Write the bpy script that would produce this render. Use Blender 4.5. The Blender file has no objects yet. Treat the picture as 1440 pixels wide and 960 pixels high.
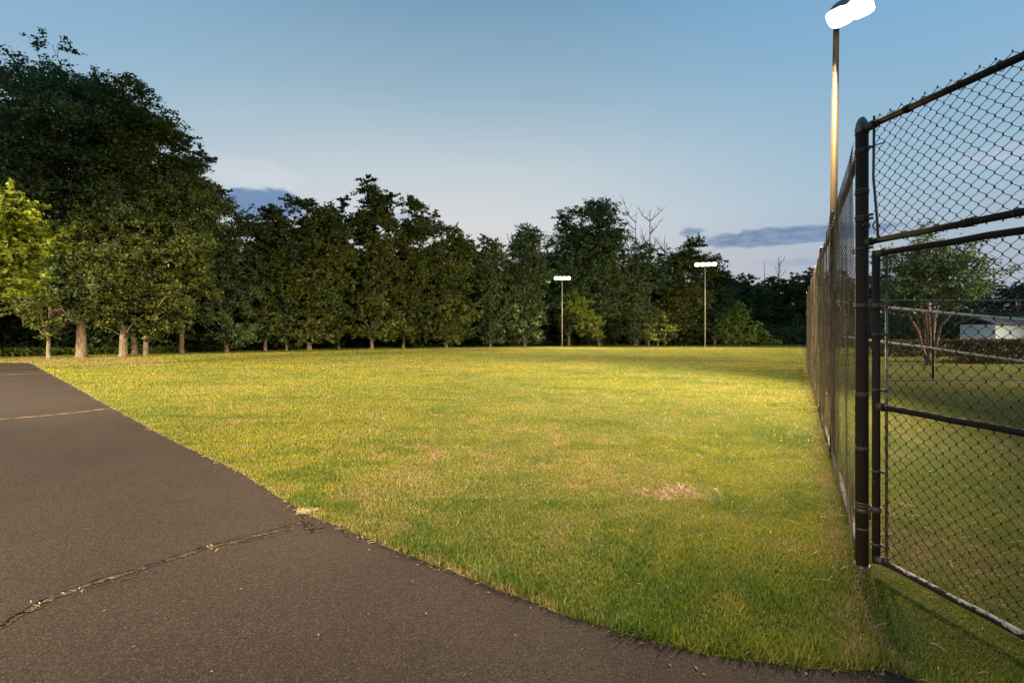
import bpy, math, random
import numpy as np
from mathutils import Vector
R = math.radians
random.seed(5)
RNG = np.random.default_rng(11)
scene = bpy.context.scene
col = scene.collection

# ------------------------------------------------------------------ camera
F, CX, HY, EYE = 680.0, 720.0, 460.0, 1.6          # focal length in photo pixels, horizon row, eye height
cam_d = bpy.data.cameras.new('camera')
cam_d.sensor_width = 36.0; cam_d.lens = 36.0*F/1440.0
cam_d.shift_y = -20.0/1440.0
cam_d.clip_start = 0.05; cam_d.clip_end = 3000
cam = bpy.data.objects.new('camera', cam_d); col.objects.link(cam)
cam.location = (0, 0, EYE); cam.rotation_euler = (R(90), 0, 0)
scene.camera = cam
vs = scene.view_settings
scene.display_settings.display_device = 'sRGB'
vs.view_transform = 'Standard'; vs.look = 'None'; vs.gamma = 1; vs.exposure = 0.0
vs.use_curve_mapping = False
scene.cycles.max_bounces = 6; scene.cycles.diffuse_bounces = 3; scene.cycles.transmission_bounces = 4
scene.cycles.transparent_max_bounces = 8
scene.cycles.use_denoising = True
scene.cycles.caustics_reflective = False; scene.cycles.caustics_refractive = False
scene.cycles.sample_clamp_indirect = 4.0

# ------------------------------------------------------------------ node helper
class NT:
    def __init__(s, tree): s.t = tree; s.n = tree.nodes; s.l = tree.links
    def node(s, typ, **kw):
        n = s.n.new(typ)
        for k, v in kw.items(): setattr(n, k, v)
        return n
    def set(s, sock, v):
        if hasattr(v, 'is_output'): s.l.new(v, sock)
        else: sock.default_value = v
    def math(s, op, a, b=0.0, c=None, clamp=False):
        n = s.node('ShaderNodeMath', operation=op, use_clamp=clamp)
        s.set(n.inputs[0], a); s.set(n.inputs[1], b)
        if c is not None: s.set(n.inputs[2], c)
        return n.outputs[0]
    def mix(s, f, a, b, blend='MIX'):
        n = s.node('ShaderNodeMix', data_type='RGBA', blend_type=blend)
        s.set(n.inputs[0], f); s.set(n.inputs[6], a); s.set(n.inputs[7], b)
        return n.outputs[2]
    def ramp(s, f, stops, interp='LINEAR'):
        n = s.node('ShaderNodeValToRGB'); cr = n.color_ramp; cr.interpolation = interp
        while len(cr.elements) < len(stops): cr.elements.new(0.5)
        for e, (p, c) in zip(cr.elements, stops): e.position = p; e.color = c if len(c) == 4 else (*c, 1)
        s.set(n.inputs[0], f)
        return n.outputs[0]
    def noise(s, vec, scale, detail=4, rough=0.55, dist=0.0):
        n = s.node('ShaderNodeTexNoise'); s.set(n.inputs['Vector'], vec)
        n.inputs['Scale'].default_value = scale; n.inputs['Detail'].default_value = detail
        n.inputs['Roughness'].default_value = rough; n.inputs['Distortion'].default_value = dist
        return n.outputs['Fac']
    def smooth(s, v, lo, hi, a=0.0, b=1.0):
        n = s.node('ShaderNodeMapRange', interpolation_type='SMOOTHSTEP')
        s.set(n.inputs[0], v)
        for i, q in zip((1, 2, 3, 4), (lo, hi, a, b)): n.inputs[i].default_value = q
        return n.outputs[0]
def srgb(r, g, b):
    f = lambda c: (c/255/12.92) if c/255 <= 0.04045 else ((c/255+0.055)/1.055)**2.4
    return (f(r), f(g), f(b), 1.0)

# ------------------------------------------------------------------ dusk sky
SKY_STRENGTH = 1.24
world = bpy.data.worlds.new('World'); scene.world = world; world.use_nodes = True
T = NT(world.node_tree); T.n.clear()
wout = T.node('ShaderNodeOutputWorld'); bg = T.node('ShaderNodeBackground')
T.l.new(bg.outputs[0], wout.inputs[0]); bg.inputs[1].default_value = SKY_STRENGTH
tc = T.node('ShaderNodeTexCoord'); sp = T.node('ShaderNodeSeparateXYZ'); T.l.new(tc.outputs['Generated'], sp.inputs[0])
el = T.math('MULTIPLY', T.math('ARCSINE', sp.outputs[2]), 180/math.pi)      # degrees above the horizon
az = T.math('MULTIPLY', T.math('ARCTAN2', sp.outputs[0], sp.outputs[1]), 180/math.pi)   # degrees right of north
e01 = T.math('DIVIDE', T.math('MAXIMUM', el, 0.0), 60.0, clamp=True)
glowr = T.ramp(e01, [(0, srgb(186,168,172)), (0.10, srgb(192,186,190)), (0.20, srgb(194,199,204)), (0.30, srgb(178,192,200)),
                     (0.42, srgb(142,170,188)), (0.58, srgb(106,144,174)), (1, srgb(84,118,156))])
coolr = T.ramp(e01, [(0, srgb(160,162,176)), (0.12, srgb(158,172,188)), (0.22, srgb(150,178,196)), (0.34, srgb(134,170,196)),
                     (0.55, srgb(106,158,198)), (1, srgb(76,120,166))])
away = T.math('ABSOLUTE', T.math('ADD', az, 8.0))
base = T.mix(T.smooth(away, 8, 52), glowr, coolr)
sky = T.node('ShaderNodeTexSky', sky_type='NISHITA'); sky.sun_disc = False
sky.sun_elevation = R(1.5); sky.sun_rotation = R(-8); sky.altitude = 100
nish = T.mix(1.0, sky.outputs[0], (0.10, 0.10, 0.10, 1), 'MULTIPLY')
base = T.mix(0.08, base, nish)
cv = T.node('ShaderNodeCombineXYZ'); T.set(cv.inputs[0], T.math('MULTIPLY', az, 0.16)); T.set(cv.inputs[1], T.math('MULTIPLY', el, 0.55))
n1 = T.noise(cv.outputs[0], 1.3, 6, 0.62)
n2 = T.noise(cv.outputs[0], 3.2, 5, 0.6)
def bank(a0, e0, A, E, gain=1.0):
    da = T.math('DIVIDE', T.math('SUBTRACT', az, a0), A); de = T.math('DIVIDE', T.math('SUBTRACT', el, e0), E)
    q = T.math('ADD', T.math('MULTIPLY', da, da), T.math('MULTIPLY', de, de))
    return T.math('MULTIPLY', T.math('SUBTRACT', T.math('ADD', 0.42, T.math('ADD', T.math('MULTIPLY', n1, 0.62), T.math('MULTIPLY', n2, 0.44))), T.math('MULTIPLY', q, 0.5)), gain)
def cloud(basec, m, lo, hi, c, op):
    f = T.math('MULTIPLY', T.smooth(m, lo, hi), op)
    return T.mix(f, basec, c)
base = cloud(base, bank(-29.0, 15.4, 8.5, 2.6), 0.62, 1.0, srgb(208,208,214), 0.32)     # pale cirrus left
base = cloud(base, bank(-27.0, 12.6, 5.2, 2.3), 0.56, 0.80, srgb(108,132,166), 1.0)    # blue-grey bank left
base = cloud(base, bank(-12.0, 12.4, 4.5, 1.2), 0.70, 0.95, srgb(140,160,190), 0.6)
cl2 = T.mix(T.smooth(n2, 0.35, 0.65), srgb(84,110,146), srgb(116,136,166))
base = cloud(base, bank(29.5, 9.3, 12.5, 1.3), 0.60, 0.80, cl2, .82)                    # bank right
base = cloud(base, bank(20.5, 10.4, 2.4, 0.9), 0.72, 0.95, cl2, 0.7)
base = cloud(base, bank(32.0, 6.6, 9.0, 0.8), 0.74, 1.0, srgb(128,142,172), 0.5)
base = cloud(base, bank(46.0, 14.0, 9.0, 1.6), 0.72, 1.0, srgb(176,180,200), 0.5)
T.l.new(base, bg.inputs[0])

# ------------------------------------------------------------------ generic geometry helpers
def mat(name):
    m = bpy.data.materials.new(name); m.use_nodes = True
    t = NT(m.node_tree); t.n.clear()
    o = t.node('ShaderNodeOutputMaterial')
    return m, t, o
def principled(t, o, color, rough=0.7, bump=None, bstr=0.3, bdist=0.01, metal=0.0, spec=0.5):
    p = t.node('ShaderNodeBsdfPrincipled')
    t.set(p.inputs['Base Color'], color); t.set(p.inputs['Roughness'], rough); p.inputs['Metallic'].default_value = metal
    p.inputs['Specular IOR Level'].default_value = spec
    if bump is not None:
        b = t.node('ShaderNodeBump'); b.inputs['Strength'].default_value = bstr; b.inputs['Distance'].default_value = bdist
        t.set(b.inputs['Height'], bump); t.l.new(b.outputs[0], p.inputs['Normal'])
    t.l.new(p.outputs[0], o.inputs[0]); return p
def objco(t):
    return t.node('ShaderNodeTexCoord').outputs['Object']

def big_mesh(name, V, Q, attr=None, smooth=False):
    """V (n,3) float array, Q (m,3|4) int array"""
    me = bpy.data.meshes.new(name)
    V = np.ascontiguousarray(V, dtype=np.float32); Q = np.ascontiguousarray(Q, dtype=np.int32); k = Q.shape[1]
    me.vertices.add(len(V)); me.vertices.foreach_set('co', V.ravel())
    me.loops.add(Q.size); me.loops.foreach_set('vertex_index', Q.ravel())
    me.polygons.add(len(Q)); me.polygons.foreach_set('loop_start', np.arange(0, Q.size, k, dtype=np.int32))
    if smooth: me.polygons.foreach_set('use_smooth', np.ones(len(Q), dtype=bool))
    if attr:
        for an, arr in attr.items():
            a = me.attributes.new(an, 'FLOAT', 'POINT'); a.data.foreach_set('value', np.ascontiguousarray(arr, dtype=np.float32))
    me.update(calc_edges=True); me.validate()
    return me
def link(name, me, m=None, parent=None, loc=(0, 0, 0)):
    o = bpy.data.objects.new(name, me); col.objects.link(o); o.location = loc
    if m is not None: me.materials.append(m)
    if parent is not None: o.parent = parent
    return o
def tag(o, label=None, cat=None, group=None, kind=None):
    if label: o['label'] = label
    if cat: o['category'] = cat
    if group: o['group'] = group
    if kind: o['kind'] = kind
    return o
def thing(name, loc, label, cat, group=None):
    return tag(link(name, None, loc=loc), label, cat, group)

class MB:
    """collects tubes, boxes and rings into one mesh"""
    def __init__(s): s.v = []; s.f = []; s.n = 0
    def add(s, V, Fc):
        s.v.extend([tuple(v) for v in V]); s.f.extend([tuple(i + s.n for i in q) for q in Fc]); s.n += len(V)
    def tube(s, pts, rad, sides=8, cap=True):
        P = [Vector(p) for p in pts]
        if not hasattr(rad, '__len__'): rad = [rad]*len(P)
        V = []; Fc = []; ref = None
        for i, p in enumerate(P):
            d = (P[min(i+1, len(P)-1)] - P[max(i-1, 0)])
            d = d.normalized() if d.length > 1e-9 else Vector((0, 0, 1))
            if ref is None: ref = Vector((0, 1, 0)) if abs(d.z) > .8 else Vector((0, 0, 1))
            a = (ref - d*ref.dot(d)).normalized(); b = d.cross(a); ref = a
            for k in range(sides):
                t = 2*math.pi*k/sides
                V.append(p + (a*math.cos(t) + b*math.sin(t))*rad[i])
        for i in range(len(P)-1):
            for k in range(sides):
                k2 = (k+1) % sides
                Fc.append((i*sides+k, i*sides+k2, (i+1)*sides+k2, (i+1)*sides+k))
        if cap:
            Fc.append(tuple(range(sides-1, -1, -1))); Fc.append(tuple((len(P)-1)*sides+k for k in range(sides)))
        s.add(V, Fc)
    def box(s, c, size, ux=(1, 0, 0), uy=(0, 1, 0), uz=(0, 0, 1)):
        c = Vector(c); ux = Vector(ux)*size[0]/2; uy = Vector(uy)*size[1]/2; uz = Vector(uz)*size[2]/2
        V = [c + ux*a + uy*b + uz*d for d in (-1, 1) for b in (-1, 1) for a in (-1, 1)]
        s.add(V, [(0, 2, 3, 1), (4, 5, 7, 6), (0, 1, 5, 4), (2, 6, 7, 3), (0, 4, 6, 2), (1, 3, 7, 5)])
    def build(s, name, m, parent=None, smooth=True, label=None):
        me = bpy.data.meshes.new(name); me.from_pydata(s.v, [], s.f); me.update()
        if smooth:
            me.polygons.foreach_set('use_smooth', [len(p.vertices) == 4 for p in me.polygons])
        o = link(name, me, m, parent)
        if label: o['label'] = label
        return o

def ground_z(Y):
    Y = np.asarray(Y, dtype=float)
    s = np.clip(Y-24, 0, 52)
    soft = np.where(s < 6, s*s/12.0, s-3.0)
    return -0.0215*soft
def gz(Y): return float(ground_z(Y))
def px(x, D): return (x-CX)/F*D
def zy(y, D): return EYE + (HY-y)/F*D
def flat(x, y):                                     # a pixel on the level near ground
    D = F*EYE/(y-HY); return (px(x, D), D)

def _hash(ix, iy, seed):
    h = (ix.astype(np.int64)*374761393 + iy.astype(np.int64)*668265263 + seed*1274126177) & 0x7fffffff
    h = ((h ^ (h >> 13))*1274126177) & 0x7fffffff
    return ((h ^ (h >> 16)) & 0xffff)/65535.0
def vnoise(x, y, seed=0):
    ix = np.floor(x); iy = np.floor(y); fx = x-ix; fy = y-iy
    fx = fx*fx*(3-2*fx); fy = fy*fy*(3-2*fy)
    a = _hash(ix, iy, seed); b = _hash(ix+1, iy, seed); c = _hash(ix, iy+1, seed); d = _hash(ix+1, iy+1, seed)
    return (a*(1-fx)+b*fx)*(1-fy) + (c*(1-fx)+d*fx)*fy
def fbm(x, y, sc, seed=0, octv=4):
    v = 0; a = .5; tot = 0
    for k in range(octv):
        v = v + a*vnoise(x*sc, y*sc, seed+k*7); tot += a; a *= .55; sc *= 2.1
    return v/tot
def inside(poly, X, Y):
    r = np.zeros(len(X), bool); n = len(poly)
    for i in range(n):
        x1, y1 = poly[i]; x2, y2 = poly[(i+1) % n]
        if y1 == y2: continue
        c = ((y1 > Y) != (y2 > Y)) & (X < (x2-x1)*(Y-y1)/(y2-y1)+x1)
        r ^= c
    return r
def segdist(pts, X, Y):
    best = np.full(len(X), 1e9)
    for (x1, y1), (x2, y2) in zip(pts[:-1], pts[1:]):
        dx, dy = x2-x1, y2-y1; L = dx*dx+dy*dy+1e-9
        t = np.clip(((X-x1)*dx+(Y-y1)*dy)/L, 0, 1)
        best = np.minimum(best, np.hypot(X-x1-t*dx, Y-y1-t*dy))
    return best

# ------------------------------------------------------------------ layout shared by ground and objects
P0 = (2.337, 3.23)                                  # the corner post of the fence
FD = (0.588, 1.0)                                   # along the long fence, per metre of depth
GD = Vector((0.169, -1.0, 0)).normalized()          # along the gate, towards the camera
GU = (0.169/math.hypot(.169, 1), -1/math.hypot(.169, 1))
def fpt(s): return (P0[0]+FD[0]*s, P0[1]+s)
edge_px = [(45,512),(98,540),(160,575),(240,619),(330,661),(380,692),(430,723),(480,743),(560,776),(640,806),(700,830),(780,861),(870,890),(950,911),(1050,930),(1130,940),(1200,944),(1250,944)]
edge = [flat(*p) for p in edge_px]
rr = random.Random(3)
fine = []
for (a, b) in zip(edge[:-1], edge[1:]):             # a slightly ragged edge
    n = max(2, int(math.hypot(b[0]-a[0], b[1]-a[1])/0.12))
    for k in range(n):
        t = k/n; w = 0.012 if k else 0.0
        fine.append((a[0]+(b[0]-a[0])*t + rr.uniform(-w, w), a[1]+(b[1]-a[1])*t + rr.uniform(-w, w)))
fine += [edge[-1], (1.86, 2.16), (1.98, 2.09), (2.25, 1.94), (2.7, 1.66), (3.6, 1.2), (6, 0.4), (9, -1)]
far_edge = [(-60, 31), (-34, 23.6), (-26, 21.9), (-21.5, 21.5)]
path_poly = far_edge + fine + [(9, -9), (-60, -9)]

# ------------------------------------------------------------------ ground
m_ground, t, o = mat('lawn soil')
oc = objco(t)
g1 = t.noise(oc, 0.25, 4); g2 = t.noise(oc, 2.2, 5, .65); g3 = t.noise(oc, 55, 4, .7)
c = t.mix(t.smooth(g1, .35, .65), (0.055, 0.082, 0.010, 1), (0.098, 0.105, 0.018, 1))
c = t.mix(t.math('MULTIPLY', t.smooth(g2, .52, .75), .55), c, (0.14, 0.10, 0.05, 1))
c = t.mix(t.smooth(g3, .3, .75), t.mix(.6, c, (0.02, 0.022, 0.008, 1)), c)
principled(t, o, c, 0.95, g3, .8, .03, spec=.15)
xs = np.concatenate([np.linspace(-900, -90, 12), np.linspace(-80, 80, 81), np.linspace(90, 900, 12)])
ys = np.concatenate([np.linspace(-200, -20, 6), np.linspace(-10, 100, 56), np.linspace(120, 1500, 14)])
GX, GY = np.meshgrid(xs, ys); GZ = ground_z(GY)
V = np.stack([GX.ravel(), GY.ravel(), GZ.ravel()], 1); nx, ny = len(xs), len(ys)
ii = (np.arange(ny-1)[:, None]*nx + np.arange(nx-1)[None]).ravel()
tag(link('ground', big_mesh('ground', V, np.stack([ii, ii+1, ii+1+nx, ii+nx], 1), smooth=True), m_ground), 'level lawn ground reaching the woods', kind='structure')

# asphalt
m_asph, t, o = mat('asphalt')
oc = objco(t)
a1 = t.noise(oc, 0.7, 4); a2 = t.noise(oc, 70, 3, .7); a3 = t.noise(oc, 9, 4, .6)
vor = t.node('ShaderNodeTexVoronoi'); t.set(vor.inputs['Vector'], oc); vor.inputs['Scale'].default_value = 95
c = t.mix(t.smooth(a1, .3, .7), (0.022, 0.0146, 0.0116, 1), (0.034, 0.0228, 0.018, 1))
c = t.mix(t.smooth(a3, .4, .8), c, (0.028, 0.019, 0.016, 1))
gr = t.noise(oc, 105, 2, .7)
c = t.mix(t.smooth(a2, .54, .72), c, (0.065, 0.048, 0.038, 1))
c = t.mix(t.smooth(gr, .50, .36), c, (0.010, 0.0075, 0.006, 1))
c = t.mix(t.math('MULTIPLY', t.smooth(gr, .58, .68), .5), c, (0.095, 0.073, 0.058, 1))
c = t.mix(t.smooth(vor.outputs['Distance'], .02, .16, .8, 0), c, (0.016, 0.013, 0.011, 1))
vor2 = t.node('ShaderNodeTexVoronoi'); t.set(vor2.inputs['Vector'], oc); vor2.inputs['Scale'].default_value = 24
c = t.mix(t.math('MULTIPLY', t.smooth(vor2.outputs['Distance'], .035, .06, 1, 0), t.smooth(t.noise(oc, 3.1, 3), .5, .6)), c, (0.26, 0.22, 0.18, 1))
principled(t, o, c, 0.9, t.math('ADD', t.noise(oc, 160, 3, .7), vor.outputs['Distance']), .7, .003, spec=.2)
import bmesh
bm = bmesh.new()
vsb = [bm.verts.new((x, y, 0.004)) for x, y in path_poly]
bm.faces.new(vsb); bmesh.ops.triangulate(bm, faces=bm.faces[:])
bmesh.ops.recalc_face_normals(bm, faces=bm.faces[:])
me = bpy.data.meshes.new('path'); bm.to_mesh(me); bm.free()
path = tag(link('path', me, m_asph), 'cracked dark brown asphalt path beside the lawn', kind='structure')

def ribbon(pts_px, w0, w1, z, seed, step=0.03, jag=0.5, wander=0.012):
    r = random.Random(seed); P = [flat(*p) for p in pts_px]; L = []
    for a, b in zip(P[:-1], P[1:]):
        n = max(2, int(math.hypot(b[0]-a[0], b[1]-a[1])/step))
        L += [(a[0]+(b[0]-a[0])*k/n, a[1]+(b[1]-a[1])*k/n) for k in range(n)]
    L.append(P[-1]); V = []; Fc = []; off = 0
    for i, p in enumerate(L):
        a = L[max(0, i-1)]; b = L[min(len(L)-1, i+1)]; d = Vector((b[0]-a[0], b[1]-a[1], 0)).normalized(); nrm = Vector((-d.y, d.x, 0))
        off = off*.8 + r.uniform(-1, 1)*wander; w = (w0+(w1-w0)*i/len(L))*(1+r.uniform(-jag, jag))
        if i in (0, len(L)-1): w *= .2
        q = Vector((p[0], p[1], z)) + nrm*off
        V += [q+nrm*w/2, q-nrm*w/2*(1+r.uniform(-jag, jag))]
        if i: Fc.append((2*i-2, 2*i-1, 2*i+1, 2*i))
    return V, Fc
m_crack, t, o = mat('open crack'); principled(t, o, (0.006, 0.005, 0.004, 1), 1, spec=.0)
m_fill, t, o = mat('eroded crack margin'); oc = objco(t)
c = t.mix(t.smooth(t.noise(oc, 22, 5, .7), .42, .62), (0.055, 0.042, 0.033, 1), (0.15, 0.115, 0.075, 1))
c = t.mix(t.smooth(t.noise(oc, 90, 3), .45, .6), (0.03, 0.024, 0.02, 1), c)
principled(t, o, c, .95, t.noise(oc, 60, 4), .9, .01, spec=.1)
m_sand, t, o = mat('dry thatch seam'); oc = objco(t)
c = t.mix(t.noise(oc, 30, 4), (0.18, 0.13, 0.07, 1), (0.33, 0.25, 0.13, 1))
principled(t, o, c, 1, t.noise(oc, 80, 3), .8, .01, spec=0)
crack_px = [(-90,930),(-40,905),(0,884),(50,851),(100,833),(150,814),(220,795),(290,771),(350,757),(400,745),(424,735),(432,722)]
crack2_px = [(424,736),(432,749),(478,743),(500,750),(525,765)]
def crack(pts, wf, wc, seed):
    a = MB(); a.add(*ribbon(pts, wf, wf*.8, 0.008, seed, jag=.6)); a.build('crack_margin', m_fill, path, False)
    a = MB(); a.add(*ribbon([(x, y-2) for x, y in pts], wc, wc*.7, 0.012, seed, .018, .9, .009)); a.build('crack', m_crack, path, False)
crack(crack_px, .040, .008, 1); crack(crack2_px, .018, .006, 2)
crack([(432,735),(440,745),(436,752)], .012, .005, 4)
crack([(330,764),(360,760),(395,752),(415,742)], .016, .004, 6); crack([(120,829),(150,819),(185,812),(215,800)], .014, .004, 7); crack([(478,743),(486,752),(505,760),(540,768)], .014, .004, 8)
crack([(-20,885),(20,868),(45,862),(70,850)], .014, .004, 9); crack([(395,745),(405,735),(420,728)], .010, .003, 10)
a = MB(); a.add(*ribbon([(-160,604),(-60,597),(0,590),(60,585),(110,580),(158,574)], .05, .05, .008, 5, .06, .6)); a.build('joint_seam', m_sand, path, False)
a = MB(); a.add(*ribbon([(-60,530),(0,527),(75,525)], .08, .06, .008, 6, .1, .6)); a.build('joint_seam', m_sand, path, False)

# ------------------------------------------------------------------ grass
m_grass, t, o = mat('grass blades')
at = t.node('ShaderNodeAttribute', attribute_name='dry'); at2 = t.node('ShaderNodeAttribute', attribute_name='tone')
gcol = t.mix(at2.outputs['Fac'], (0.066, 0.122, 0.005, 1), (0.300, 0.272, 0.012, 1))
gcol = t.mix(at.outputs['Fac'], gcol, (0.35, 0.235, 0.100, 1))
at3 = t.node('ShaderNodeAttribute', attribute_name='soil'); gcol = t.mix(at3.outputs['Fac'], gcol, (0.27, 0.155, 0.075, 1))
df = t.node('ShaderNodeBsdfDiffuse'); t.set(df.inputs[0], gcol); tr = t.node('ShaderNodeBsdfTranslucent'); t.set(tr.inputs[0], gcol)
gl = t.node('ShaderNodeBsdfGlossy'); gl.inputs['Roughness'].default_value = .45; gl.inputs[0].default_value = (.9, .9, .8, 1)
ms = t.node('ShaderNodeMixShader'); ms.inputs[0].default_value = .4; t.l.new(df.outputs[0], ms.inputs[1]); t.l.new(tr.outputs[0], ms.inputs[2])
ms2 = t.node('ShaderNodeMixShader'); ms2.inputs[0].default_value = .035; t.l.new(ms.outputs[0], ms2.inputs[1]); t.l.new(gl.outputs[0], ms2.inputs[2])
t.l.new(ms2.outputs[0], o.inputs[0])

def sample_lawn(n):
    # radial sampling, density ~1/Y^2 beyond 3.5 m
    u = RNG.random(n); Y = 1.5*(66/1.5)**u
    k = RNG.random(n) < np.minimum(1, (Y/3.4)**1.0)   # thin the closest ring so its density stays even
    Y = Y[k]; X = (RNG.random(len(Y))*2-1)*(Y*1.12+1.2)
    return X, Y
NB = 1700000
X, Y = sample_lawn(NB)
ok = ~inside(path_poly, X, Y)
X, Y = X[ok], Y[ok]
turf_edge = [P0, (2.10, 2.95), (1.95, 2.62), (1.86, 2.42), (1.84, 2.24)]
# side of the fence: positive = right of it
sideF = (X-P0[0])*1.0 - (Y-P0[1])*FD[0]
right = np.where(Y > P0[1], sideF > 0, X > np.interp(Y, [2.24, 2.42, 2.62, 2.95, 3.23], [1.84, 1.86, 1.95, 2.10, 2.337]))
dfence = np.abs(sideF)/math.hypot(1, FD[0])
dpath = segdist(fine, X, Y); dseam = segdist(turf_edge, X, Y)
big = fbm(X, Y, 0.16, 3); med = fbm(X, Y*0.7, 0.9, 9); fin = fbm(X, Y, 5.0, 21)
patches = [(953,692,.20,.11,1.1),(685,660,.16,.09,.42),(905,664,.18,.09,.34),(1026,731,.09,.08,.26),(522,584,.30,.16,.34),(535,606,.15,.12,.28),(712,604,.22,.16,.28),(815,671,.12,.08,.30),
           (640,560,.5,.4,.16),(930,600,.25,.3,.22),(330,545,.5,.3,.2),(1085,560,.3,.3,.16)]
pm = np.zeros(len(X))
for (xx, yy, rx, ry, s) in patches:
    cx_, cy_ = flat(xx, yy)
    q = np.hypot((X-cx_)/(rx*1.35), (Y-cy_)/(ry*2.0)) + (fin-.5)*1.9 + (fbm(X, Y, 11, 55)-.5)*1.2
    pm = np.maximum(pm, s*np.clip((1.3-q)*2.2, 0, 1))
dry = np.clip((med-.56)*1.6, 0, .45) + np.clip((big-.50)*1.0, 0, .3) + .55*np.clip((fbm(X, Y, 3.1, 131)-.63)*9, 0, 1)*(Y < 16)
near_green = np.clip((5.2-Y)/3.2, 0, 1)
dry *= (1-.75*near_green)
leftgreen = np.clip((-X/np.maximum(Y, 1)-.35)*1.6, 0, 1); dry *= (1-.5*leftgreen)
dry = np.maximum(dry, pm)
dry = np.maximum(dry, np.clip(1-dpath/.07, 0, 1)*np.clip(fin*2.2-.3, 0, 1)*np.where(Y < 2.75, .35, 1))
dry = np.maximum(dry, np.where(~right & (Y > 2.3), np.clip(1-np.abs(dfence-.12)/.16, 0, 1)*np.clip(fin*2.4-.5, 0, 1)*.75, 0))
dry = np.maximum(dry, np.clip(1-dseam/.05, 0, 1)*.95)
dry = np.maximum(dry, np.where(right, np.clip(1-np.hypot(X-2.95, Y-3.5)/.9+(fin-.5)*1.4, 0, 1)*.8, 0))
dry = np.maximum(dry, np.where((Y > 19.5) & (Y < 26) & (X < -.72*Y), .75*np.clip(fin*1.5, 0, 1), 0))
dry = np.maximum(dry, np.where(right & (Y > 13) & (Y < 15.5), .35, 0))
dry = np.clip(dry + RNG.normal(0, .10, len(X)) + (RNG.random(len(X)) < .02)*.6, 0, 1)
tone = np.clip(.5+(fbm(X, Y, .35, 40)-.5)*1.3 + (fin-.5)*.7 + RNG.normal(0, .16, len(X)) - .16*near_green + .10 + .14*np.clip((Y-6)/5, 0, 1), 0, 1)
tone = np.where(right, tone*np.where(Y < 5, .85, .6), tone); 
sc = np.maximum(1.0, Y/4.2)
hgt = (0.017 + .016*fbm(X, Y, 2.4, 61) + .040*np.clip(1-dpath/.30, 0, 1)*np.clip((5-Y)/3, 0, 1))*(.6+.8*RNG.random(len(X)))
hgt = np.where(right, hgt*.6, hgt)*np.where(Y > 12, 1.15, 1)
tuft = np.clip((fbm(X, Y*.8, 2.6, 77)-.56)*9, 0, 1)*np.clip((9-Y)/4, .35, 1)
streak = np.clip((fbm(X*.55, Y*1.6, 1.3, 97)-.57)*9, 0, 1)*.8
tuft = np.maximum(tuft, streak)*~right*(dry < .6)
tone = tone*(1-.75*tuft); hgt = hgt*(1+.55*tuft); dry = dry*(1-.6*tuft)
vivid = np.where(~right, np.clip(1-np.abs(dfence-.95)/.75, 0, 1), 0); dry = np.maximum(dry*(1-.8*vivid), pm*.95)
soil = np.clip((pm-.6)*3, 0, 1)
hgt *= (1+.9*pm)
keep = RNG.random(len(X)) > pm*.05
X, Y, sc, hgt, dry, tone, pm, soil = (q[keep] for q in (X, Y, sc, hgt, dry, tone, pm, soil))
soil = np.clip(soil*RNG.uniform(.3, 1.2, len(X)), 0, 1)
n = len(X); Z0 = ground_z(Y)
ang = RNG.random(n)*2*np.pi; lean = RNG.random(n)**1.0*1.25; lean = lean*(1-pm)+pm*1.2; la = RNG.random(n)*2*np.pi
wd = 0.0020*sc**.85*(.7+.6*RNG.random(n))
bx_, by_ = np.cos(ang)*wd, np.sin(ang)*wd
lx, ly = np.cos(la)*np.sin(lean)*hgt*1.3, np.sin(la)*np.sin(lean)*hgt*1.3; lz = np.cos(lean)*hgt
Vt = np.empty((n, 5, 3), np.float32)
Vt[:, 0] = np.stack([X-bx_, Y-by_, Z0-.001], 1); Vt[:, 1] = np.stack([X+bx_, Y+by_, Z0-.001], 1)
Vt[:, 2] = np.stack([X+bx_*.8+lx*.42, Y+by_*.8+ly*.42, Z0+lz*.62], 1); Vt[:, 3] = np.stack([X-bx_*.8+lx*.42, Y-by_*.8+ly*.42, Z0+lz*.62], 1)
Vt[:, 4] = np.stack([X+lx, Y+ly, Z0+lz*.95], 1)
b5 = np.arange(n)*5
Tq = np.concatenate([np.stack([b5, b5+1, b5+2], 1), np.stack([b5, b5+2, b5+3], 1), np.stack([b5+3, b5+2, b5+4], 1)])
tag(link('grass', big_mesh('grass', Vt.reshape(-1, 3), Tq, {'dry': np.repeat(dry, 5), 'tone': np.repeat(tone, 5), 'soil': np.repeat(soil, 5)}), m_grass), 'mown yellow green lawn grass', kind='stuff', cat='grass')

# straw and leaf litter lying about
m_straw, t, o = mat('straw'); principled(t, o, (0.42, 0.32, 0.17, 1), .9)
m_litter, t, o = mat('dead leaf'); principled(t, o, (0.20, 0.11, 0.05, 1), .9)
V = []; Fc = []
def strip(x, y, L, w, a, z, b=0.3):
    p = []; k = len(V)
    for i in range(4):
        tt = i/3; xx = x+math.cos(a+b*tt)*L*tt; yy = y+math.sin(a+b*tt)*L*tt; zz = z + .006*math.sin(tt*3.1)
        V.append((xx-math.sin(a)*w, yy+math.cos(a)*w, zz)); V.append((xx+math.sin(a)*w, yy-math.cos(a)*w, zz+.001))
        if i: Fc.append((k+2*i-2, k+2*i-1, k+2*i+1, k+2*i))
r = random.Random(8)
for i in range(200):                                # right of the seam under the gate
    x = r.uniform(1.95, 4.2); y = r.uniform(1.9, 4.4)
    if not inside(path_poly, np.array([x]), np.array([y]))[0]: strip(x, y, r.uniform(.03, .12), .0012, r.uniform(0, 6.3), .022, r.uniform(-1, 1))
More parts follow.
